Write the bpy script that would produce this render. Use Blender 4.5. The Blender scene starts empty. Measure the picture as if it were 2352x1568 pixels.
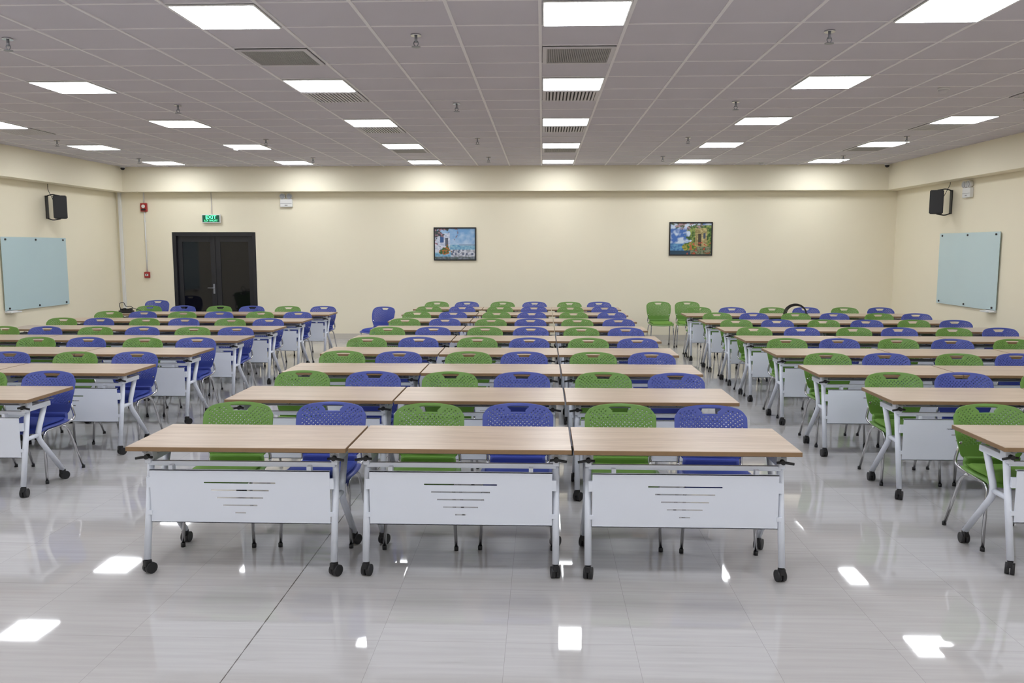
import bpy, bmesh, math, random
from mathutils import Vector, Matrix, noise
random.seed(7)
scene = bpy.context.scene
COL = scene.collection

# ------------------------------------------------------------ room constants
XL, XR, YB, YF, ZC = -8.7, 7.0, 16.8, -4.0, 3.47
BXL, BXR, BYB, BZ = -8.42, 6.72, 16.55, 2.98
CAMH = 1.87

# ------------------------------------------------------------ materials
def new_mat(name):
    m = bpy.data.materials.new(name); m.use_nodes = True
    nt = m.node_tree; b = nt.nodes["Principled BSDF"]
    return m, nt, b
def simple(name, col, rough=0.5, metal=0.0, var=0.04, scale=8.0, spec=0.5, bump=0.0, bscale=200):
    m, nt, b = new_mat(name)
    tc = nt.nodes.new("ShaderNodeTexCoord")
    n = nt.nodes.new("ShaderNodeTexNoise"); n.inputs["Scale"].default_value = scale
    n.inputs["Detail"].default_value = 3
    nt.links.new(tc.outputs["Object"], n.inputs["Vector"])
    mx = nt.nodes.new("ShaderNodeMix"); mx.data_type = 'RGBA'
    mx.inputs[6].default_value = (*[c*(1-var) for c in col], 1)
    mx.inputs[7].default_value = (*[min(1, c*(1+var)) for c in col], 1)
    nt.links.new(n.outputs["Fac"], mx.inputs[0])
    nt.links.new(mx.outputs[2], b.inputs["Base Color"])
    b.inputs["Roughness"].default_value = rough
    b.inputs["Metallic"].default_value = metal
    b.inputs["Specular IOR Level"].default_value = spec
    if bump:
        n2 = nt.nodes.new("ShaderNodeTexNoise"); n2.inputs["Scale"].default_value = bscale
        nt.links.new(tc.outputs["Object"], n2.inputs["Vector"])
        bp = nt.nodes.new("ShaderNodeBump"); bp.inputs["Strength"].default_value = bump
        bp.inputs["Distance"].default_value = 0.002
        nt.links.new(n2.outputs["Fac"], bp.inputs["Height"])
        nt.links.new(bp.outputs["Normal"], b.inputs["Normal"])
    return m
def emis(name, col, st):
    m, nt, b = new_mat(name)
    b.inputs["Base Color"].default_value = (*col, 1)
    b.inputs["Emission Color"].default_value = (*col, 1)
    b.inputs["Emission Strength"].default_value = st
    return m

M_wall = simple("wall_cream_paint", (0.84, 0.775, 0.61), 0.6, var=0.015, scale=1.2, bump=0.1, bscale=150)
M_beam = simple("beam_cream_paint", (0.84, 0.78, 0.62), 0.6, var=0.015, scale=1.2)
M_skirt = simple("skirting_tile", (0.60, 0.56, 0.49), 0.25)
M_tile = simple("ceiling_board", (0.60, 0.575, 0.635), 0.85, var=0.04, scale=1.6, bump=0.2, bscale=120)
M_grid = simple("ceiling_tbar", (0.82, 0.80, 0.83), 0.5)
M_white = simple("white_powder_coat", (0.72, 0.755, 0.84), 0.35, var=0.01)
M_whitepl = simple("white_plastic", (0.75, 0.75, 0.74), 0.4, var=0.01)
M_black = simple("black_plastic", (0.012, 0.012, 0.014), 0.5)
M_chrome = simple("chrome_tube", (0.55, 0.55, 0.57), 0.18, metal=1.0, var=0.02)
M_steel = simple("grey_steel_bar", (0.30, 0.31, 0.35), 0.35, metal=0.5)
M_green = simple("green_plastic", (0.125, 0.265, 0.045), 0.38, var=0.04)
M_blue = simple("blue_plastic", (0.05, 0.075, 0.34), 0.38, var=0.04)
M_greenc = simple("green_cushion", (0.13, 0.27, 0.035), 0.8, var=0.08, scale=60)
M_bluec = simple("blue_cushion", (0.02, 0.045, 0.30), 0.8, var=0.08, scale=60)
M_vent = simple("vent_grey_metal", (0.34, 0.33, 0.33), 0.6)
M_ventw = simple("vent_frame_offwhite", (0.62, 0.60, 0.63), 0.5)
M_ventd = simple("vent_dark", (0.05, 0.05, 0.05), 0.8)
M_door = simple("door_charcoal_alu", (0.014, 0.014, 0.019), 0.35)
M_dglass = simple("door_dark_glass", (0.004, 0.004, 0.006), 0.05, var=0.1)
M_gboard = simple("frosted_glass_board", (0.52, 0.66, 0.69), 0.12, var=0.02, scale=1.5)
M_red = simple("alarm_red", (0.36, 0.02, 0.02), 0.4)
M_signface = emis("exit_sign_dark_green", (0.0, 0.06, 0.03), 0.5)
M_signtxt = emis("exit_sign_letters", (0.12, 0.95, 0.45), 1.3)
M_light = emis("led_panel_diffuser", (0.93, 0.96, 1.0), 21.0)
M_lens = simple("lamp_lens", (0.30, 0.31, 0.33), 0.1, var=0.2, scale=60)
M_edge = simple("table_edge_band", (0.25, 0.155, 0.08), 0.45, var=0.1, scale=30)

def wood():
    m, nt, b = new_mat("light_oak_laminate")
    tc = nt.nodes.new("ShaderNodeTexCoord"); oi = nt.nodes.new("ShaderNodeObjectInfo")
    mp = nt.nodes.new("ShaderNodeMapping"); mp.inputs["Scale"].default_value = (1.3, 16, 16)
    ml = nt.nodes.new("ShaderNodeMath"); ml.operation = 'MULTIPLY'; ml.inputs[1].default_value = 37
    nt.links.new(oi.outputs["Random"], ml.inputs[0])
    cb = nt.nodes.new("ShaderNodeCombineXYZ")
    for i in range(3): nt.links.new(ml.outputs[0], cb.inputs[i])
    ad = nt.nodes.new("ShaderNodeVectorMath"); ad.operation = 'ADD'
    nt.links.new(tc.outputs["Object"], ad.inputs[0]); nt.links.new(cb.outputs[0], ad.inputs[1])
    nt.links.new(ad.outputs[0], mp.inputs["Vector"])
    n = nt.nodes.new("ShaderNodeTexNoise"); n.inputs["Scale"].default_value = 1.0
    n.inputs["Detail"].default_value = 6; n.inputs["Roughness"].default_value = 0.65
    n.inputs["Distortion"].default_value = 0.7
    nt.links.new(mp.outputs[0], n.inputs["Vector"])
    mp2 = nt.nodes.new("ShaderNodeMapping"); mp2.inputs["Scale"].default_value = (3, 120, 60)
    nt.links.new(ad.outputs[0], mp2.inputs["Vector"])
    n2 = nt.nodes.new("ShaderNodeTexNoise"); n2.inputs["Scale"].default_value = 1.0; n2.inputs["Detail"].default_value = 2
    nt.links.new(mp2.outputs[0], n2.inputs["Vector"])
    a2 = nt.nodes.new("ShaderNodeMath"); a2.operation = 'MULTIPLY_ADD'
    a2.inputs[1].default_value = 0.35; nt.links.new(n2.outputs["Fac"], a2.inputs[0]); nt.links.new(n.outputs["Fac"], a2.inputs[2])
    r = nt.nodes.new("ShaderNodeValToRGB"); e = r.color_ramp.elements
    e[0].position = 0.45; e[0].color = (0.35, 0.255, 0.18, 1)
    e[1].position = 0.9; e[1].color = (0.53, 0.425, 0.33, 1)
    x = e.new(0.68); x.color = (0.45, 0.345, 0.26, 1)
    nt.links.new(a2.outputs[0], r.inputs[0]); nt.links.new(r.outputs[0], b.inputs["Base Color"])
    b.inputs["Roughness"].default_value = 0.33
    return m
M_wood = wood()

def floor_mat():
    m, nt, b = new_mat("polished_stone_tile")
    L = nt.links.new; N = nt.nodes.new
    tc = N("ShaderNodeTexCoord")
    sh = N("ShaderNodeVectorMath"); sh.operation = 'SUBTRACT'; sh.inputs[1].default_value = (-1.384-6.1*2, 3.75-6.1*2, 0)
    L(tc.outputs["Object"], sh.inputs[0])
    dv = N("ShaderNodeVectorMath"); dv.operation = 'DIVIDE'; dv.inputs[1].default_value = (0.61, 0.61, 1)
    L(sh.outputs[0], dv.inputs[0])
    fr = N("ShaderNodeVectorMath"); fr.operation = 'FRACTION'; L(dv.outputs[0], fr.inputs[0])
    fl = N("ShaderNodeVectorMath"); fl.operation = 'FLOOR'; L(dv.outputs[0], fl.inputs[0])
    wn = N("ShaderNodeTexWhiteNoise"); wn.noise_dimensions = '2D'; L(fl.outputs[0], wn.inputs["Vector"])
    sp = N("ShaderNodeSeparateXYZ"); L(fr.outputs[0], sp.inputs[0])
    def line(o, w):
        s = N("ShaderNodeMath"); s.operation = 'SUBTRACT'; s.inputs[1].default_value = 0.5; L(o, s.inputs[0])
        a = N("ShaderNodeMath"); a.operation = 'ABSOLUTE'; L(s.outputs[0], a.inputs[0])
        g = N("ShaderNodeMath"); g.operation = 'GREATER_THAN'; g.inputs[1].default_value = 0.5-w; L(a.outputs[0], g.inputs[0])
        return g.outputs[0]
    lx = line(sp.outputs[0], 0.0018); ly = line(sp.outputs[1], 0.0018)
    mxm = N("ShaderNodeMath"); mxm.operation = 'MAXIMUM'; L(lx, mxm.inputs[0]); L(ly, mxm.inputs[1])
    sc = N("ShaderNodeVectorMath"); sc.operation = 'SCALE'; sc.inputs["Scale"].default_value = 9.0
    L(wn.outputs["Color"], sc.inputs[0])
    ad = N("ShaderNodeVectorMath"); ad.operation = 'ADD'; L(tc.outputs["Object"], ad.inputs[0]); L(sc.outputs[0], ad.inputs[1])
    mp = N("ShaderNodeMapping"); mp.inputs["Scale"].default_value = (1.6, 34, 1); L(ad.outputs[0], mp.inputs["Vector"])
    n = N("ShaderNodeTexNoise"); n.inputs["Scale"].default_value = 1; n.inputs["Detail"].default_value = 5; n.inputs["Distortion"].default_value = 0.4
    L(mp.outputs[0], n.inputs["Vector"])
    r = N("ShaderNodeValToRGB"); e = r.color_ramp.elements
    e[0].position = 0.3; e[0].color = (0.445, 0.43, 0.425, 1)
    e[1].position = 0.7; e[1].color = (0.495, 0.48, 0.475, 1)
    L(n.outputs["Fac"], r.inputs[0])
    sx = N("ShaderNodeSeparateXYZ"); L(tc.outputs["Object"], sx.inputs[0])
    jn = N("ShaderNodeTexNoise"); jn.inputs["Scale"].default_value = 14; L(tc.outputs["Object"], jn.inputs["Vector"])
    s1 = N("ShaderNodeMath"); s1.operation = 'ADD'; s1.inputs[1].default_value = 1.384; L(sx.outputs[0], s1.inputs[0])
    s2 = N("ShaderNodeMath"); s2.operation = 'ABSOLUTE'; L(s1.outputs[0], s2.inputs[0])
    th = N("ShaderNodeMath"); th.operation = 'MULTIPLY'; th.inputs[1].default_value = 0.006; L(jn.outputs["Fac"], th.inputs[0])
    s3 = N("ShaderNodeMath"); s3.operation = 'LESS_THAN'; L(s2.outputs[0], s3.inputs[0]); L(th.outputs[0], s3.inputs[1])
    mg = N("ShaderNodeMix"); mg.data_type = 'RGBA'; mg.inputs[7].default_value = (0.34, 0.33, 0.32, 1)
    L(mxm.outputs[0], mg.inputs[0]); L(r.outputs[0], mg.inputs[6])
    mj = N("ShaderNodeMix"); mj.data_type = 'RGBA'; mj.inputs[7].default_value = (0.13, 0.12, 0.11, 1)
    L(s3.outputs[0], mj.inputs[0]); L(mg.outputs[2], mj.inputs[6])
    L(mj.outputs[2], b.inputs["Base Color"])
    b.inputs["Roughness"].default_value = 0.035
    b.inputs["IOR"].default_value = 1.8
    # each tile is laid with a minute tilt, plus a faint polish waviness
    bn = N("ShaderNodeTexNoise"); bn.inputs["Scale"].default_value = 1.6; bn.inputs["Detail"].default_value = 0
    L(ad.outputs[0], bn.inputs["Vector"])
    wc = N("ShaderNodeVectorMath"); wc.operation = 'SUBTRACT'; wc.inputs[1].default_value = (0.5, 0.5, 0.5); L(wn.outputs["Color"], wc.inputs[0])
    dt = N("ShaderNodeVectorMath"); dt.operation = 'DOT_PRODUCT'; L(wc.outputs[0], dt.inputs[0]); L(fr.outputs[0], dt.inputs[1])
    hm = N("ShaderNodeMath"); hm.operation = 'MULTIPLY_ADD'; hm.inputs[1].default_value = 0.22; L(bn.outputs["Fac"], hm.inputs[0]); L(dt.outputs["Value"], hm.inputs[2])
    bp = N("ShaderNodeBump"); bp.inputs["Strength"].default_value = 1.0; bp.inputs["Distance"].default_value = 0.0025
    L(hm.outputs[0], bp.inputs["Height"]); L(bp.outputs["Normal"], b.inputs["Normal"])
    return m
M_floor = floor_mat()

# ------------------------------------------------------------ mesh builder
class MB:
    def __init__(s): s.bm = bmesh.new(); s.mats = []
    def mi(s, m):
        if m not in s.mats: s.mats.append(m)
        return s.mats.index(m)
    def add(s, t, mat, smooth=False):
        i = s.mi(mat)
        for f in t.faces: f.material_index = i; f.smooth = smooth
        me = bpy.data.meshes.new("tmp"); t.to_mesh(me); t.free()
        s.bm.from_mesh(me); bpy.data.meshes.remove(me)
    def box(s, x0, x1, y0, y1, z0, z1, mat, bev=0, rot=None, seg=2):
        t = bmesh.new()
        M = Matrix.Translation(((x0+x1)/2, (y0+y1)/2, (z0+z1)/2))
        if rot is not None: M = M @ rot
        bmesh.ops.create_cube(t, size=1, matrix=Matrix.Diagonal((x1-x0, y1-y0, z1-z0, 1)))
        if bev: bmesh.ops.bevel(t, geom=t.edges[:], offset=bev, segments=seg, affect='EDGES', profile=0.6)
        bmesh.ops.transform(t, matrix=M, verts=t.verts[:])
        s.add(t, mat, False)
    def cyl(s, p0, p1, r, mat, n=12, r2=None):
        p0 = Vector(p0); p1 = Vector(p1); d = p1-p0
        t = bmesh.new()
        M = Matrix.Translation((p0+p1)/2) @ d.to_track_quat('Z', 'Y').to_matrix().to_4x4()
        bmesh.ops.create_cone(t, cap_ends=True, segments=n, radius1=r, radius2=r if r2 is None else r2, depth=d.length, matrix=M)
        s._cyls(t, mat)
    def _cyls(s, t, mat):
        i = s.mi(mat)
        for f in t.faces: f.material_index = i; f.smooth = len(f.verts) == 4
        me = bpy.data.meshes.new("tmp"); t.to_mesh(me); t.free()
        s.bm.from_mesh(me); bpy.data.meshes.remove(me)
    def sph(s, c, r, mat, sc=(1, 1, 1)):
        t = bmesh.new()
        bmesh.ops.create_uvsphere(t, u_segments=14, v_segments=8, radius=r, matrix=Matrix.Translation(c) @ Matrix.Diagonal((*sc, 1)))
        s.add(t, mat, True)
    def tube(s, pts, r, mat, n=10, bend=0.04, flat=1.0):
        P = [Vector(p) for p in pts]; Q = [P[0]]
        for i in range(1, len(P)-1):
            a, b, c = P[i-1], P[i], P[i+1]
            d1 = min(bend, (b-a).length*0.45); d2 = min(bend, (c-b).length*0.45)
            s0 = b+(a-b).normalized()*d1; s1 = b+(c-b).normalized()*d2
            for k in range(5):
                q = k/4; Q.append(s0*(1-q)**2 + b*2*q*(1-q) + s1*q*q)
        Q.append(P[-1])
        t = bmesh.new(); rings = []
        T = (Q[1]-Q[0]).normalized()
        ref = Vector((1, 0, 0)) if abs(T.x) < 0.9 else Vector((0, 0, 1))
        nv = (ref - T*ref.dot(T)).normalized()
        for i, q in enumerate(Q):
            if i == 0: T = (Q[1]-Q[0]).normalized()
            elif i == len(Q)-1: T = (Q[-1]-Q[-2]).normalized()
            else: T = ((Q[i]-Q[i-1]).normalized()+(Q[i+1]-Q[i]).normalized()).normalized()
            nv = (nv-T*nv.dot(T)).normalized(); bv = T.cross(nv)
            rings.append([t.verts.new(q+nv*math.cos(2*math.pi*k/n)*r*flat+bv*math.sin(2*math.pi*k/n)*r) for k in range(n)])
        for a, b in zip(rings, rings[1:]):
            for k in range(n): t.faces.new((a[k], a[(k+1) % n], b[(k+1) % n], b[k]))
        t.faces.new(rings[0][::-1]); t.faces.new(rings[-1])
        s._cyls(t, mat)
    def mesh(s, name):
        bmesh.ops.recalc_face_normals(s.bm, faces=s.bm.faces[:])
        me = bpy.data.meshes.new(name); s.bm.to_mesh(me); s.bm.free()
        for m in s.mats: me.materials.append(m)
        return me
def place(name, me, loc=(0, 0, 0), rz=0, parent=None):
    o = bpy.data.objects.new(name, me); COL.objects.link(o)
    o.location = loc; o.rotation_euler = (0, 0, rz)
    if parent: o.parent = parent
    return o

# ------------------------------------------------------------ room shell
DX0, DX1, DZ = -7.57, -5.84, 2.18
def shell(name, boxes, mat):
    mb = MB()
    for b in boxes: mb.box(*b, mat)
    return place(name, mb.mesh(name))
shell("floor", [(XL-0.2, XR+0.2, YF-0.2, YB+0.3, -0.1, 0)], M_floor)
shell("wall_back", [(XL, DX0, YB, YB+0.2, 0, ZC), (DX1, XR, YB, YB+0.2, 0, ZC), (DX0, DX1, YB, YB+0.2, DZ, ZC)], M_wall)
shell("wall_left", [(XL-0.2, XL, YF, YB+0.2, 0, ZC)], M_wall)
shell("wall_right", [(XR, XR+0.2, YF, YB+0.2, 0, ZC)], M_wall)
shell("wall_front", [(XL-0.2, XR+0.2, YF-0.2, YF, 0, ZC)], M_wall)
shell("trim_1", [(XL, XR, BYB, YB, BZ, ZC)], M_beam)
shell("trim_2", [(XL, BXL, YF, BYB, BZ, ZC)], M_beam)
shell("trim_3", [(BXR, XR, YF, BYB, BZ, ZC)], M_beam)
shell("baseboard_back", [(XL, DX0-0.02, YB-0.012, YB, 0, 0.11), (DX1+0.02, XR, YB-0.012, YB, 0, 0.11)], M_skirt)
shell("baseboard_left", [(XL, XL+0.012, YF, YB-0.012, 0, 0.11)], M_skirt)
shell("baseboard_right", [(XR-0.012, XR, YF, YB-0.012, 0, 0.11)], M_skirt)

GX, GY = 0.622, 0.614
mb = MB()
mb.box(XL-0.2, XR+0.2, YF-0.2, YB+0.2, ZC, ZC+0.12, M_tile)
k = math.ceil((BXL+0.02)/GX)
while -0.02+GX*k < BXR:
    x = -0.02+GX*k; mb.box(x-0.012, x+0.012, YF, BYB, ZC-0.007, ZC, M_grid); k += 1
k = math.ceil((YF-6.2)/GY)
while 6.2+GY*k < BYB:
    y = 6.2+GY*k; mb.box(BXL, BXR, y-0.010, y+0.010, ZC-0.005, ZC, M_grid); k += 1
place("ceiling", mb.mesh("ceiling"))

# ------------------------------------------------------------ ceiling fittings
mb = MB(); h = 0.293
mb.box(-h, h, -h, h, -0.010, 0, M_whitepl)
mb.box(-h+0.012, h-0.012, -h+0.012, h-0.012, -0.012, -0.0101, M_light)
ME_light = mb.mesh("ceiling_light_panel")
def colx(c): return 0.291+4*GX*c
def rowy(r): return 5.893+4*GY*r      # r=0 nearest in view
for r in range(-3, 5):
    for c in range(-3, 3):
        place("ceiling_light_panel", ME_light, (colx(c), rowy(r), ZC-0.007))

def vent(slats, name, deep):
    mb = MB(); h = 0.293
    mb.box(-h, h, -h, h, -0.004, 0, M_ventd)
    w = 0.035
    mb.box(-h, h, -h, -h+w, -0.014, -0.004, M_ventw); mb.box(-h, h, h-w, h, -0.014, -0.004, M_ventw)
    mb.box(-h, -h+w, -h+w, h-w, -0.014, -0.004, M_ventw); mb.box(h-w, h, -h+w, h-w, -0.014, -0.004, M_ventw)
    n = slats; a = 2*(h-w)/n
    for i in range(n):
        x = -h+w+a*(i+0.5)
        if deep:
            mb.box(x-a*0.28, x+a*0.28, -h+w, h-w, -0.016, -0.006, M_ventw)
        else:
            mb.box(x-a*0.38, x+a*0.38, -h+w, h-w, -0.010, -0.006, M_vent)
    return mb.mesh(name)
ME_diff = vent(14, "air_diffuser", True); ME_ret = vent(34, "return_air_grille", False)
for c in (-1, 0): place("return_air_grille", ME_ret, (colx(c), rowy(0)+2*GY, ZC-0.007))
for c in (-3, -1, 0, 2):
    for r in (1, 2): place("air_diffuser", ME_diff, (colx(c), rowy(r)+GY, ZC-0.007))
for c in (-1, 0, 2): place("return_air_grille", ME_ret, (colx(c), rowy(3)+GY, ZC-0.007))

mb = MB()
mb.cyl((0, 0, 0), (0, 0, -0.012), 0.04, M_chrome, 16)
mb.cyl((0, 0, -0.01), (0, 0, -0.06), 0.011, M_steel, 10)
mb.tube([(-0.012, 0, -0.05), (-0.02, 0, -0.07), (0, 0, -0.092)], 0.004, M_steel, 6)
mb.tube([(0.012, 0, -0.05), (0.02, 0, -0.07), (0, 0, -0.092)], 0.004, M_steel, 6)
mb.cyl((0, 0, -0.09), (0, 0, -0.095), 0.034, M_steel, 14)
ME_spr = mb.mesh("fire_sprinkler")
for x in (-7.3, -4.12, -0.96, 2.13, 5.28):
    for y in (0.5, 3.5, 6.45, 9.45, 12.45, 15.0):
        if abs(x) > 7 and y < 12: continue
        place("fire_sprinkler", ME_spr, (x, y, ZC))
mb = MB()
mb.cyl((0, 0, 0), (0, 0, -0.02), 0.055, M_whitepl, 20); mb.cyl((0, 0, -0.02), (0, 0, -0.05), 0.05, M_ventw, 20, r2=0.032)
ME_sm = mb.mesh("smoke_detector")
for p in ((4.05, 8.75), (4.14, 16.1), (-4.95, 13.45), (-4.6, 2.5)): place("smoke_detector", ME_sm, (p[0], p[1], ZC))

mb = MB()
mb.cyl((0, 0, 0), (0, 0, -0.03), 0.05, M_whitepl, 16); mb.sph((0, 0, -0.035), 0.042, M_black)
ME_cam = mb.mesh("security_dome_camera")
place("security_dome_camera", ME_cam, (-8.33, 16.42, ZC)); place("security_dome_camera", ME_cam, (6.62, 16.42, ZC))

# ------------------------------------------------------------ folding table
TW, TD, TH = 1.255, 0.61, 0.75
def build_table():
    mb = MB(); hw = TW/2
    mb.box(-hw, hw, 0, TD, TH-0.026, TH-0.001, M_edge, bev=0.003)
    mb.box(-hw+0.002, hw-0.002, 0.002, TD-0.002, TH-0.002, TH, M_wood)
    for s in (-1, 1):
        x = s*(hw-0.085)
        mb.tube([(x, 0.13, 0.66), (x, 0.02, 0.085)], 0.020, M_white, 12)
        mb.tube([(x, 0.34, 0.64), (x, 0.225, 0.42), (x, 0.53, 0.085)], 0.020, M_white, 12, bend=0.07)
        mb.cyl((x, 0.08, 0.43), (x, 0.235, 0.43), 0.016, M_white)
        mb.box(x-0.018, x+0.018, 0.08, 0.40, 0.635, 0.675, M_white, bev=0.006)
        mb.box(x-0.028, x+0.028, 0.09, 0.15, 0.655, 0.724, M_white, bev=0.004)
        mb.box(x-0.012, x+0.012, 0.05, 0.56, 0.705, 0.724, M_steel)
        # black release lever
        xi, xo = x-s*0.035, x+s*0.06
        mb.tube([(xi, 0.07, 0.672), (x, 0.068, 0.676), (xo, 0.060, 0.668)], 0.008, M_black, 8, flat=1.0)
        mb.cyl((x, 0.06, 0.675), (x, 0.12, 0.675), 0.014, M_black)
        for (y, a) in ((0.02, random.uniform(-.6, .6)), (0.53, random.uniform(-.6, .6))):
            mb.cyl((x, y, 0.075), (x, y, 0.105), 0.015, M_black)
            R = Matrix.Rotation(a, 4, 'Z')
            for q in (-1, 1):
                c = R @ Vector((q*0.014, 0.014, 0)); ax = R @ Vector((1, 0, 0))
                c = c+Vector((x, y, 0.033))
                mb.cyl(c-ax*0.011, c+ax*0.011, 0.033, M_black, 18)
            mb.box(x-0.015, x+0.015, y-0.022, y+0.02, 0.045, 0.082, M_black, bev=0.005, rot=R)
    x0 = -hw+0.085; x1 = -x0
    mb.box(x0, x1, 0.095, 0.125, 0.617, 0.645, M_white, bev=0.004)
    mb.cyl((x0, 0.36, 0.655), (x1, 0.36, 0.655), 0.018, M_white)
    for y in (0.22, 0.30, 0.44, 0.50):
        mb.cyl((x0+0.02, y, 0.672), (x1-0.02, y, 0.672), 0.005, M_steel, 8)
    for i in range(5):
        x = x0+0.1+i*(x1-x0-0.2)/4
        mb.tube([(x, 0.20, 0.70), (x, 0.22, 0.668), (x, 0.50, 0.668), (x, 0.52, 0.70)], 0.004, M_steel, 6, bend=0.02)
    px0, px1 = x0+0.022, x1-0.022; py0, py1 = 0.052, 0.056
    zt, zb = 0.605, 0.295
    sl = [(0.532, 0.415), (0.488, 0.335), (0.444, 0.268), (0.400, 0.20), (0.356, 0.062)]
    zc = zt; hh = 0.0042
    for z, w in sl:
        mb.box(px0, px1, py0, py1, z+hh, zc, M_white)
        mb.box(px0, -w/2, py0, py1, z-hh, z+hh, M_white); mb.box(w/2, px1, py0, py1, z-hh, z+hh, M_white)
        zc = z-hh
    mb.box(px0, px1, py0, py1, zb, zc, M_white)
    mb.box(px0, px1, py0, py0+0.02, zt-0.004, zt, M_white); mb.box(px0, px1, py0, py0+0.018, zb, zb+0.004, M_white)
    for s in (-1, 1):
        mb.box(min(s*(x1-0.03), s*x1), max(s*(x1-0.03), s*x1), 0.054, 0.075, 0.50, 0.56, M_white)
        mb.box(min(s*(x1-0.03), s*x1), max(s*(x1-0.03), s*x1), 0.048, 0.058, 0.34, 0.365, M_white)
        mb.box(s*0.4-0.012, s*0.4+0.012, 0.058, 0.1, 0.59, 0.63, M_white)
    return mb.mesh("folding_table")
ME_tab = [build_table() for _ in range(3)]

# ------------------------------------------------------------ chair (faces -Y, back at +Y)
def build_chair(mp, mc, name):
    mb = MB()
    nu, nv = 66, 50
    t = bmesh.new(); V = {}
    def P(i, j):
        u = -1+2*i/nu; v = j/nv
        zt = 0.835-0.022*u*u-0.036*abs(u)**9
        z = 0.485+(zt-0.485)*v
        w = 0.185+0.050*math.sin(min(1, v*1.25)*math.pi/2)
        if v > 0.92: w -= 0.009*((v-0.92)/0.08)**2
        if v < 0.12: w -= 0.03*((0.12-v)/0.12)**2
        x = u*w
        y = -0.05+0.075*v-0.02*math.sin(v*math.pi) - 0.055*u*u*(0.65+0.35*v)
        return Vector((x, y, z))
    for i in range(nu+1):
        for j in range(nv+1): V[i, j] = t.verts.new(P(i, j))
    for i in range(nu):
        for j in range(nv):
            c = (P(i, j)+P(i+1, j+1))/2
            u = abs(-1+2*(i+.5)/nu)
            hz = (c.z-0.778)/0.034
            if 0 < hz < 1 and abs(c.x) < 0.044+0.028*hz: continue
            hand = 0.764 < c.z and abs(c.x) < 0.085
            if 0.57 < c.z < 0.80 and u < 0.88 and not hand and j < nv-4:
                if (i % 4 == 1 and j % 4 == 1) or (i % 4 == 3 and j % 4 == 3): continue
            t.faces.new((V[i, j], V[i+1, j], V[i+1, j+1], V[i, j+1]))
    for v in [v for v in t.verts if not v.link_faces]: t.verts.remove(v)
    bmesh.ops.recalc_face_normals(t, faces=t.faces[:])
    bmesh.ops.solidify(t, geom=t.faces[:], thickness=0.008)
    mb.add(t, mp, True)
    for s in (-1, 1):
        mb.tube([(s*0.165, -0.10, 0.50), (s*0.17, -0.09, 0.445), (s*0.165, -0.16, 0.425)], 0.016, mp, 8, bend=0.03)
    mb.box(-0.17, 0.17, -0.115, -0.06, 0.445, 0.50, mp, bev=0.012)
    def pad(zb, zt_, sx, y0, y1, mat, n=14, m=12, drop=0.03):
        t = bmesh.new(); top = {}; bot = {}
        for i in range(n+1):
            for j in range(m+1):
                u = -1+2*i/n; v = -1+2*j/m
                x = u*math.sqrt(1-0.22*v*v); y = v*math.sqrt(1-0.22*u*u)
                e = max(abs(u), abs(v)); ed = (1-e**6)
                dz = -drop*max(0, -v-0.45)**2*2.5+0.010*u*u
                X = x*sx; Y = (y0+y1)/2+y*(y1-y0)/2
                top[i, j] = t.verts.new((X, Y, zb+(zt_-zb)*(0.35+0.65*ed)+dz))
                bot[i, j] = t.verts.new((X*0.97, Y, zb+dz))
        for i in range(n):
            for j in range(m):
                t.faces.new((top[i, j], top[i+1, j], top[i+1, j+1], top[i, j+1]))
                t.faces.new((bot[i, j], bot[i, j+1], bot[i+1, j+1], bot[i+1, j]))
        ring = [(i, 0) for i in range(n)]+[(n, j) for j in range(m)]+[(i, m) for i in range(n, 0, -1)]+[(0, j) for j in range(m, 0, -1)]
        for a, b in zip(ring, ring[1:]+ring[:1]):
            t.faces.new((top[b], top[a], bot[a], bot[b]))
        mb.add(t, mat, True)
    pad(0.425, 0.447, 0.235, -0.50, -0.07, mp)
    pad(0.446, 0.474, 0.205, -0.475, -0.11, mc)
    for s in (-1, 1):
        mb.tube([(s*0.225, -0.47, 0.006), (s*0.205, -0.44, 0.415), (s*0.19, -0.13, 0.418), (s*0.205, -0.02, 0.44), (s*0.198, -0.075, 0.60)], 0.0105, M_chrome, 10, bend=0.05)
        mb.tube([(s*0.195, -0.20, 0.415), (s*0.205, -0.13, 0.38), (s*0.225, 0.02, 0.006)], 0.0105, M_chrome, 10, bend=0.05)
        for y in (-0.47, 0.02): mb.cyl((s*0.225, y, 0.0), (s*0.225, y, 0.025), 0.014, M_black, 10)
    mb.cyl((-0.2, -0.40, 0.412), (0.2, -0.40, 0.412), 0.009, M_chrome, 8)
    mb.cyl((-0.2, -0.18, 0.412), (0.2, -0.18, 0.412), 0.009, M_chrome, 8)
    return mb.mesh(name)
ME_g = build_chair(M_green, M_greenc, "stacking_chair_green")
ME_b = build_chair(M_blue, M_bluec, "stacking_chair_blue")

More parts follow.
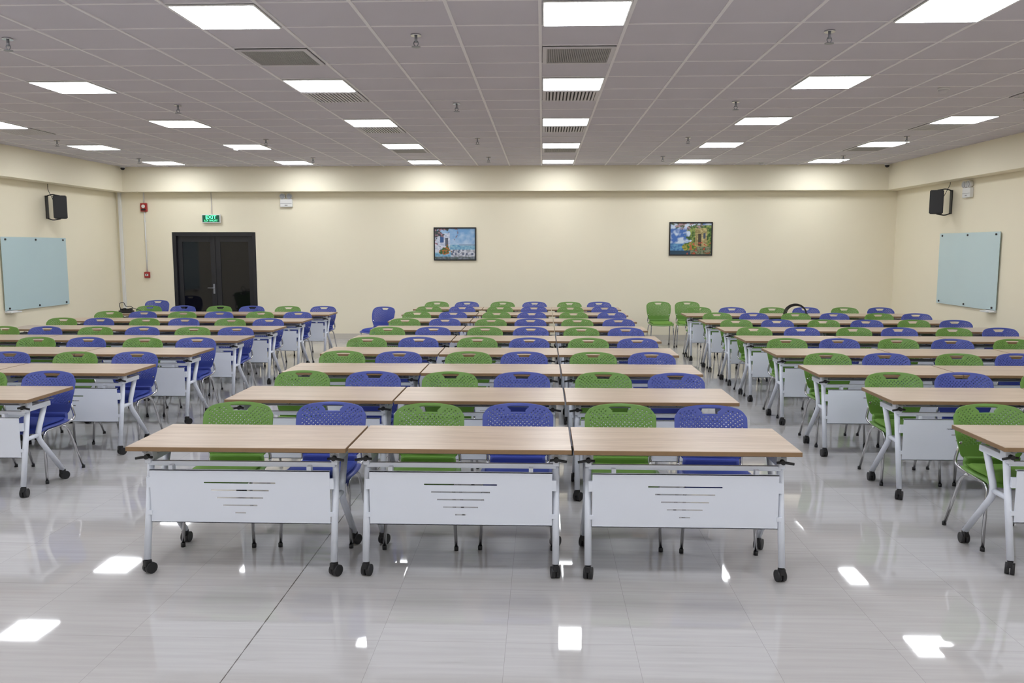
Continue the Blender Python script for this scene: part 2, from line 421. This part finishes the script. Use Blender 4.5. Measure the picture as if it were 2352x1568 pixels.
PITCH = 1.267
def row(xleft, y, chair_dy=0.86, n=3):
    for k in range(n):
        xc = xleft+TW/2+PITCH*k
        dy = random.uniform(-0.008, 0.008)
        place("folding_table", random.choice(ME_tab), (xc, y+dy, 0))
        for q, me, nm in ((-0.29, ME_g, "green_stacking_chair"), (0.30, ME_b, "blue_stacking_chair")):
            place(nm, me, (xc+q+random.uniform(-0.02, 0.02), y+chair_dy+random.uniform(-0.02, 0.03), 0), math.radians(random.uniform(-3, 3)))
mid = [4.50, 5.97, 7.32, 8.63, 9.90, 11.2, 12.5, 13.75, 15.0]
for i, y in enumerate(mid): row(-2.352, y, 0.93 if i == 0 else 0.87)
lx = [-3.80, -3.73, -3.68, -3.67, -3.66, -3.64, -3.57]
for i in range(7): row(lx[i]-3*PITCH+0.012, 5.90+1.3*i, 0.86)
ry = [4.66, 6.08, 7.36, 8.68, 10.02, 11.2, 12.42, 13.68]
rx = [2.61, 2.58, 2.46, 2.46, 2.46, 2.47, 2.45, 2.39]
for i, y in enumerate(ry): row(rx[i], y, 0.86)
# spare chairs
place("blue_stacking_chair", ME_b, (-2.76, 14.45, 0), math.radians(-24))
place("blue_stacking_chair", ME_b, (-7.60, 16.1, 0), math.radians(5))
place("green_stacking_chair", ME_g, (2.24, 16.0, 0), math.radians(3))
place("green_stacking_chair", ME_g, (2.80, 16.05, 0), math.radians(-4))

# ------------------------------------------------------------ door
mb = MB(); y0 = YB+0.06; g = 0.004; a0, a1 = DX0+g, DX1-g; xm = (DX0+DX1)/2; dz = DZ-g
mb.box(a0, a0+0.07, YB+0.0, YB+0.14, 0.001, dz, M_door, bev=0.004); mb.box(a1-0.07, a1, YB+0.0, YB+0.14, 0.001, dz, M_door, bev=0.004)
mb.box(a0+0.07, a1-0.07, YB, YB+0.14, dz-0.07, dz, M_door)
for (a, b) in ((a0+0.075, xm-0.004), (xm+0.004, a1-0.075)):
    mb.box(a, a+0.10, y0, y0+0.05, 0.01, dz-0.075, M_door, bev=0.004); mb.box(b-0.10, b, y0, y0+0.05, 0.01, dz-0.075, M_door, bev=0.004)
    mb.box(a+0.1, b-0.1, y0, y0+0.05, 0.01, 0.20, M_door); mb.box(a+0.1, b-0.1, y0, y0+0.05, dz-0.19, dz-0.075, M_door)
    mb.box(a+0.1, b-0.1, y0+0.015, y0+0.03, 0.2, dz-0.19, M_dglass)
mb.box(xm-0.07, xm-0.035, y0-0.012, y0, 0.92, 1.12, M_steel, bev=0.004)
mb.tube([(xm-0.052, y0-0.01, 1.04), (xm-0.052, y0-0.05, 1.04), (xm-0.17, y0-0.05, 1.04)], 0.009, M_steel, 8, bend=0.01)
place("door_1", mb.mesh("door_1"))

# ------------------------------------------------------------ exit sign
ex = bpy.data.objects.new("exit_sign", None); COL.objects.link(ex); ex.location = (-6.72, YB-0.062, 2.45)
mb = MB(); mb.box(-0.19, 0.19, 0, 0.04, -0.085, 0.085, M_whitepl, bev=0.006)
mb.box(-0.175, 0.175, -0.003, 0.001, -0.07, 0.07, M_signface)
mb.box(-0.05, 0.05, 0.035, 0.06, -0.03, 0.03, M_whitepl)
place("housing", mb.mesh("housing"), parent=ex)
mb = MB(); mb.cyl((0, 0.05, 0.03), (0, 0.05, BZ-2.452), 0.006, M_ventw, 8); place("cable_conduit", mb.mesh("cable_conduit"), parent=ex)
def text(s, size, loc, mat, parent, name, ext=0.001, sx=1, off=0.0):
    c = bpy.data.curves.new(name, 'FONT'); c.body = s; c.size = size; c.align_x = 'CENTER'; c.align_y = 'CENTER'; c.extrude = ext; c.offset = off
    c.materials.append(mat)
    o = bpy.data.objects.new(name, c); COL.objects.link(o); o.parent = parent; o.location = loc
    o.rotation_euler = (math.pi/2, 0, 0); o.scale = (sx, 1, 1); return o
text("EXIT", 0.095, (0, -0.005, 0.026), M_signtxt, ex, "lettering_1", sx=1.15, off=0.002)
text("LỐI THOÁT", 0.05, (0, -0.005, -0.040), M_signtxt, ex, "lettering_2", sx=1.05, off=0.0008)

# ------------------------------------------------------------ emergency lights
mb = MB()
mb.box(-0.125, 0.125, -0.06, 0, -0.11, 0.05, M_whitepl, bev=0.01)
mb.box(-0.115, 0.115, -0.063, -0.059, -0.045, -0.038, M_vent)
mb.box(-0.03, 0.03, -0.062, -0.059, -0.085, -0.065, M_vent)
for s in (-1, 1):
    mb.cyl((s*0.07, -0.03, 0.05), (s*0.07, -0.03, 0.075), 0.015, M_whitepl)
    mb.cyl((s*0.07, 0.0, 0.11), (s*0.07, -0.07, 0.105), 0.045, M_whitepl, 18, r2=0.058)
    mb.cyl((s*0.07, -0.07, 0.105), (s*0.07, -0.078, 0.105), 0.050, M_lens, 18)
ME_em = mb.mesh("emergency_twin_light")
place("emergency_twin_light", ME_em, (-5.17, YB-0.004, 2.79))
place("emergency_twin_light", ME_em, (XR-0.004, 14.0, 2.79), math.radians(-90))

# ------------------------------------------------------------ fire alarm devices & conduit
mb = MB()
mb.box(-0.065, 0.065, -0.05, 0, -0.085, 0.085, M_red, bev=0.01)
mb.cyl((0, -0.05, 0.02), (0, -0.062, 0.02), 0.035, M_whitepl, 16)
mb.box(-0.045, 0.045, -0.053, -0.049, -0.065, -0.03, M_black)
place("fire_alarm_strobe", mb.mesh("fire_alarm_strobe"), (-8.11, YB-0.002, 2.68))
mb = MB()
mb.box(-0.055, 0.055, -0.045, 0, -0.06, 0.06, M_red, bev=0.008)
mb.box(-0.03, 0.03, -0.049, -0.044, -0.02, 0.02, M_whitepl); mb.cyl((0, -0.047, 0), (0, -0.053, 0), 0.012, M_black)
place("fire_alarm_call_point", mb.mesh("fire_alarm_call_point"), (-8.11, YB-0.002, 1.31))
mb = MB(); mb.cyl((0, 0, 2.77), (0, 0, BZ-0.002), 0.012, M_whitepl); mb.cyl((0, 0, 1.37), (0, 0, 2.59), 0.012, M_whitepl)
for z in (1.6, 2.0, 2.4): mb.box(-0.02, 0.02, -0.006, 0.013, z-0.01, z+0.01, M_whitepl)
place("alarm_conduit", mb.mesh("alarm_conduit"), (-8.11, YB-0.016, 0))
mb = MB(); mb.box(-0.03, 0.03, -0.04, 0, 0.3, BZ-0.002, M_whitepl, bev=0.004)
mb.box(-0.04, 0.04, -0.05, 0, 0.22, 0.34, M_whitepl, bev=0.006)
place("cable_trunking", mb.mesh("cable_trunking"), (-8.61, YB-0.003, 0))

# ------------------------------------------------------------ paintings
def fbm(x, y, s=1): return noise.fractal(Vector((x*s, y*s, 3.1)), 1.0, 2.0, 4)
def mixc(a, b, f):
    f = max(0, min(1, f)); return tuple(a[i]*(1-f)+b[i]*f for i in range(3))
def paintA(s, t):
    n = fbm(s, t, 7); n2 = fbm(s+5, t+9, 16)
    c = mixc((0.16, 0.34, 0.60), (0.48, 0.60, 0.72), (1-t)*1.2+n*0.5)
    if t < 0.47: c = mixc((0.10, 0.27, 0.48), (0.28, 0.50, 0.60), 0.5+n2)
    if 0.45 < t < 0.50 and s > 0.6: c = (0.26, 0.36, 0.50)
    if s < 0.38 and 0.22 < t < 0.74 + 0.1*(s > 0.2):
        c = mixc((0.36, 0.42, 0.56), (0.66, 0.68, 0.74), 0.5+n2)
        if 0.13 < s < 0.22 and 0.54 < t < 0.74: c = (0.03, 0.09, 0.24)
        if 0.26 < s < 0.33 and 0.44 < t < 0.7: c = (0.09, 0.10, 0.13)
    if s > 0.40 and 0.09 < t < 0.32:
        c = mixc((0.30, 0.31, 0.36), (0.60, 0.62, 0.68), 0.5+n2*1.4)
        if noise.cell(Vector((s*22+int(t*14)*0.5, t*14, 0))) > 0.62: c = (0.11, 0.13, 0.20)
    if t < 0.09: c = mixc((0.06, 0.09, 0.07), (0.22, 0.24, 0.30), 0.5+n2)
    d = (s-0.24)**2*7+(t-0.30)**2*9+n*0.25
    if d < 0.17: c = mixc((0.03, 0.11, 0.03), (0.50, 0.14, 0.03), 0.3+n2*2)
    d = s*1.2+(1-t)*1.6+n*0.5
    if d < 0.50: c = mixc((0.04, 0.06, 0.06), (0.40, 0.20, 0.26), 0.35+n2*1.6)
    if abs(s-0.52-0.05*math.sin(t*9)) < 0.015 and t > 0.62 and n2 > -0.05: c = (0.20, 0.10, 0.12)
    return c
def paintB(s, t):
    n = fbm(s+2, t, 6); n2 = fbm(s+5, t+3, 15)
    c = mixc((0.05, 0.14, 0.42), (0.55, 0.64, 0.74), 0.35+n*1.6+0.4*(t-0.5))
    if t < 0.35: c = mixc((0.03, 0.12, 0.34), (0.14, 0.34, 0.52), 0.5+n2)
    if s > 0.45+n*0.15 and t < 0.93:
        c = mixc((0.03, 0.09, 0.02), (0.26, 0.33, 0.08), 0.45+n2*1.8)
    if 0.60 < s < 0.90 and 0.24 < t < 0.84:
        c = mixc((0.26, 0.20, 0.08), (0.52, 0.44, 0.20), 0.5+n2*1.5)
        if 0.68 < s < 0.76 and 0.27 < t < 0.66: c = (0.06, 0.05, 0.03)
        if 0.80 < s < 0.86 and 0.5 < t < 0.68: c = (0.06, 0.08, 0.12)
    if s > 0.42 and 0.0 < t < 0.24: c = mixc((0.24, 0.24, 0.16), (0.04, 0.10, 0.03), 0.5+n2*2)
    d = (s-0.45)**2*4+(t-0.24)**2*10+n*0.2
    if d < 0.14: c = mixc((0.04, 0.14, 0.02), (0.42, 0.34, 0.05), 0.35+n2*2)
    if (s-0.35)**2*1.5+(1-t)**2*6+n*0.35 < 0.15: c = mixc((0.07, 0.11, 0.06), (0.42, 0.26, 0.28), 0.4+n2*2)
    if t < 0.12 and s < 0.5: c = (0.02, 0.06, 0.10)
    if n2 > 0.38 and t < 0.45 and s > 0.4: c = (0.45, 0.09, 0.05)
    return c
mpt, nt, b = new_mat("painted_canvas")
at = nt.nodes.new("ShaderNodeAttribute"); at.attribute_name = "paint"
nt.links.new(at.outputs["Color"], b.inputs["Base Color"]); b.inputs["Roughness"].default_value = 0.35
def painting(loc, fn, w=0.86, hh=0.665):
    root = bpy.data.objects.new("framed_painting", None); COL.objects.link(root); root.location = loc
    mb = MB(); f = 0.024
    mb.box(-w/2, w/2, -0.03, 0, hh/2-f, hh/2, M_black, bev=0.004); mb.box(-w/2, w/2, -0.03, 0, -hh/2, -hh/2+f, M_black, bev=0.004)
    mb.box(-w/2, -w/2+f, -0.03, 0, -hh/2+f, hh/2-f, M_black); mb.box(w/2-f, w/2, -0.03, 0, -hh/2+f, hh/2-f, M_black)
    place("frame", mb.mesh("frame"), parent=root)
    nx, ny = 110, 84; vs = []; fs = []; cols = []
    for j in range(ny+1):
        for i in range(nx+1):
            vs.append(((-0.5+i/nx)*(w-2*f+0.004), -0.015, (-0.5+j/ny)*(hh-2*f+0.004))); cols.append(fn(i/nx, j/ny))
    for j in range(ny):
        for i in range(nx):
            a = j*(nx+1)+i; fs.append((a, a+1, a+nx+2, a+nx+1))
    me = bpy.data.meshes.new("canvas"); me.from_pydata(vs, [], fs)
    ca = me.color_attributes.new("paint", 'FLOAT_COLOR', 'POINT')
    for i, c in enumerate(cols): ca.data[i].color = (max(0, c[0]), max(0, c[1]), max(0, c[2]), 1)
    me.materials.append(mpt); place("canvas", me, parent=root)
painting((-1.76, YB-0.001, 1.94), paintA)
painting((2.97, YB-0.001, 2.04), paintB)

# ------------------------------------------------------------ glass whiteboards
def board(x, sgn, ya, yb, za, zb):
    mb = MB()
    x = x+sgn*0.003
    x1 = x+sgn*0.03; x0 = x+sgn*0.022
    mb.box(min(x0, x1), max(x0, x1), ya, yb, za, zb, M_gboard, bev=0.001)
    for y in (ya+0.1, (ya+yb)/2, yb-0.1):
        for z in (za+0.04, zb-0.04):
            mb.cyl((x, y, z), (x+sgn*0.045, y, z), 0.016, M_black, 12)
    mb.box(min(x0, x+sgn*0.11), max(x0, x+sgn*0.11), ya+0.02, ya+0.30, za-0.03, za-0.012, M_whitepl, bev=0.004)
    mb.box(min(x, x+sgn*0.03), max(x, x+sgn*0.03), ya+0.02, ya+0.30, za-0.03, za+0.01, M_whitepl)
    place("glass_whiteboard", mb.mesh("glass_whiteboard"))
board(XL, 1, 13.05, 14.87, 0.84, 2.04)
board(XR, -1, 12.95, 14.87, 0.90, 2.11)

# ------------------------------------------------------------ wall speakers
def speaker(loc, s, yaw):
    mb = MB(); R = Matrix.Rotation(yaw, 4, 'Z')
    t = bmesh.new()
    bmesh.ops.create_cube(t, size=1, matrix=Matrix.Diagonal((0.22, 0.20, 0.40, 1)))
    for v in t.verts:
        if v.co.y > 0: v.co.x *= 0.72
    bmesh.ops.bevel(t, geom=t.edges[:], offset=0.012, segments=2, affect='EDGES')
    bmesh.ops.transform(t, matrix=Matrix.Translation((s*0.24, 0, 0)) @ R, verts=t.verts[:])
    mb.add(t, M_black)
    t = bmesh.new()
    bmesh.ops.create_cube(t, size=1, matrix=Matrix.Translation((s*0.24, 0, 0)) @ R @ Matrix.Translation((0, -0.103, 0)) @ Matrix.Diagonal((0.20, 0.008, 0.375, 1)))
    mb.add(t, M_black)
    mb.box(min(0, s*0.012), max(0, s*0.012), -0.04, 0.04, -0.20, 0.20, M_black)
    mb.tube([(0, 0, 0.19), (s*0.10, 0, 0.225), (s*0.24, 0, 0.20)], 0.010, M_black, 8)
    mb.tube([(0, 0, -0.19), (s*0.10, 0, -0.225), (s*0.24, 0, -0.20)], 0.010, M_black, 8)
    mb.tube([(s*0.12, 0.02, 0.1), (s*0.05, 0.05, 0.22), (s*0.01, 0.05, 0.30), (s*0.01, 0.05, BZ-loc[2])], 0.005, M_black, 6)
    place("wall_speaker", mb.mesh("wall_speaker"), loc)
speaker((XL+0.003, 14.4, 2.57), 1, math.radians(30))
speaker((XR-0.003, 14.6, 2.64), -1, math.radians(-30))

# ------------------------------------------------------------ cable items on rear tables
mb = MB()
mb.box(-0.14, 0.10, -0.04, 0.04, 0.0, 0.045, M_black, bev=0.005)
for i in range(4): mb.box(-0.12+i*0.055, -0.085+i*0.055, -0.025, 0.025, 0.045, 0.075+0.01*(i % 2), M_black, bev=0.004)
pts = [(-0.12, 0, 0.07), (-0.16, 0.02, 0.16), (-0.08, 0.04, 0.19), (-0.04, 0.02, 0.10), (0.04, 0.03, 0.12), (0.10, 0, 0.08), (0.20, 0.02, 0.05), (0.24, 0.05, 0.007)]
mb.tube(pts, 0.006, M_black, 6, bend=0.05)
place("power_strip_with_cables", mb.mesh("power_strip_with_cables"), (-7.12, 13.95, TH))
mb = MB()
for q in range(4):
    pts = []
    for i in range(25):
        a = math.pi*i/24
        pts.append((-0.19*math.cos(a)*(1-0.05*q)+0.01*q, 0.012*q, 0.007+0.17*math.sin(a)*(1-0.06*q)))
    mb.tube(pts, 0.007, M_black, 6, bend=0.01)
mb.tube([(0.19, 0, 0.007), (0.24, 0.05, 0.008), (0.12, 0.10, 0.008), (-0.1, 0.08, 0.008), (-0.19, 0.03, 0.007)], 0.007, M_black, 6, bend=0.04)
place("coiled_cable", mb.mesh("coiled_cable"), (4.26, 14.05, TH))

# ------------------------------------------------------------ world, camera
w = bpy.data.worlds.new("World"); scene.world = w; w.use_nodes = True
w.node_tree.nodes["Background"].inputs[0].default_value = (0.5, 0.5, 0.5, 1)
w.node_tree.nodes["Background"].inputs[1].default_value = 0.1
F = 1900.0
cd = bpy.data.cameras.new("camera"); cam = bpy.data.objects.new("camera", cd); COL.objects.link(cam)
cd.sensor_width = 36; cd.lens = F/2352*36; cd.clip_start = 0.05
th = math.atan(216/F); ps = math.atan(69/F*math.cos(th))
fw = Vector((-math.sin(ps)*math.cos(th), math.cos(ps)*math.cos(th), -math.sin(th)))
rt = Vector((math.cos(ps), math.sin(ps), 0)); up = rt.cross(fw)
M = Matrix((rt, up, -fw)).transposed().to_4x4(); M.translation = (0, 0, CAMH)
cam.matrix_world = M
scene.camera = cam
scene.view_settings.view_transform = 'Standard'
scene.view_settings.look = 'None'
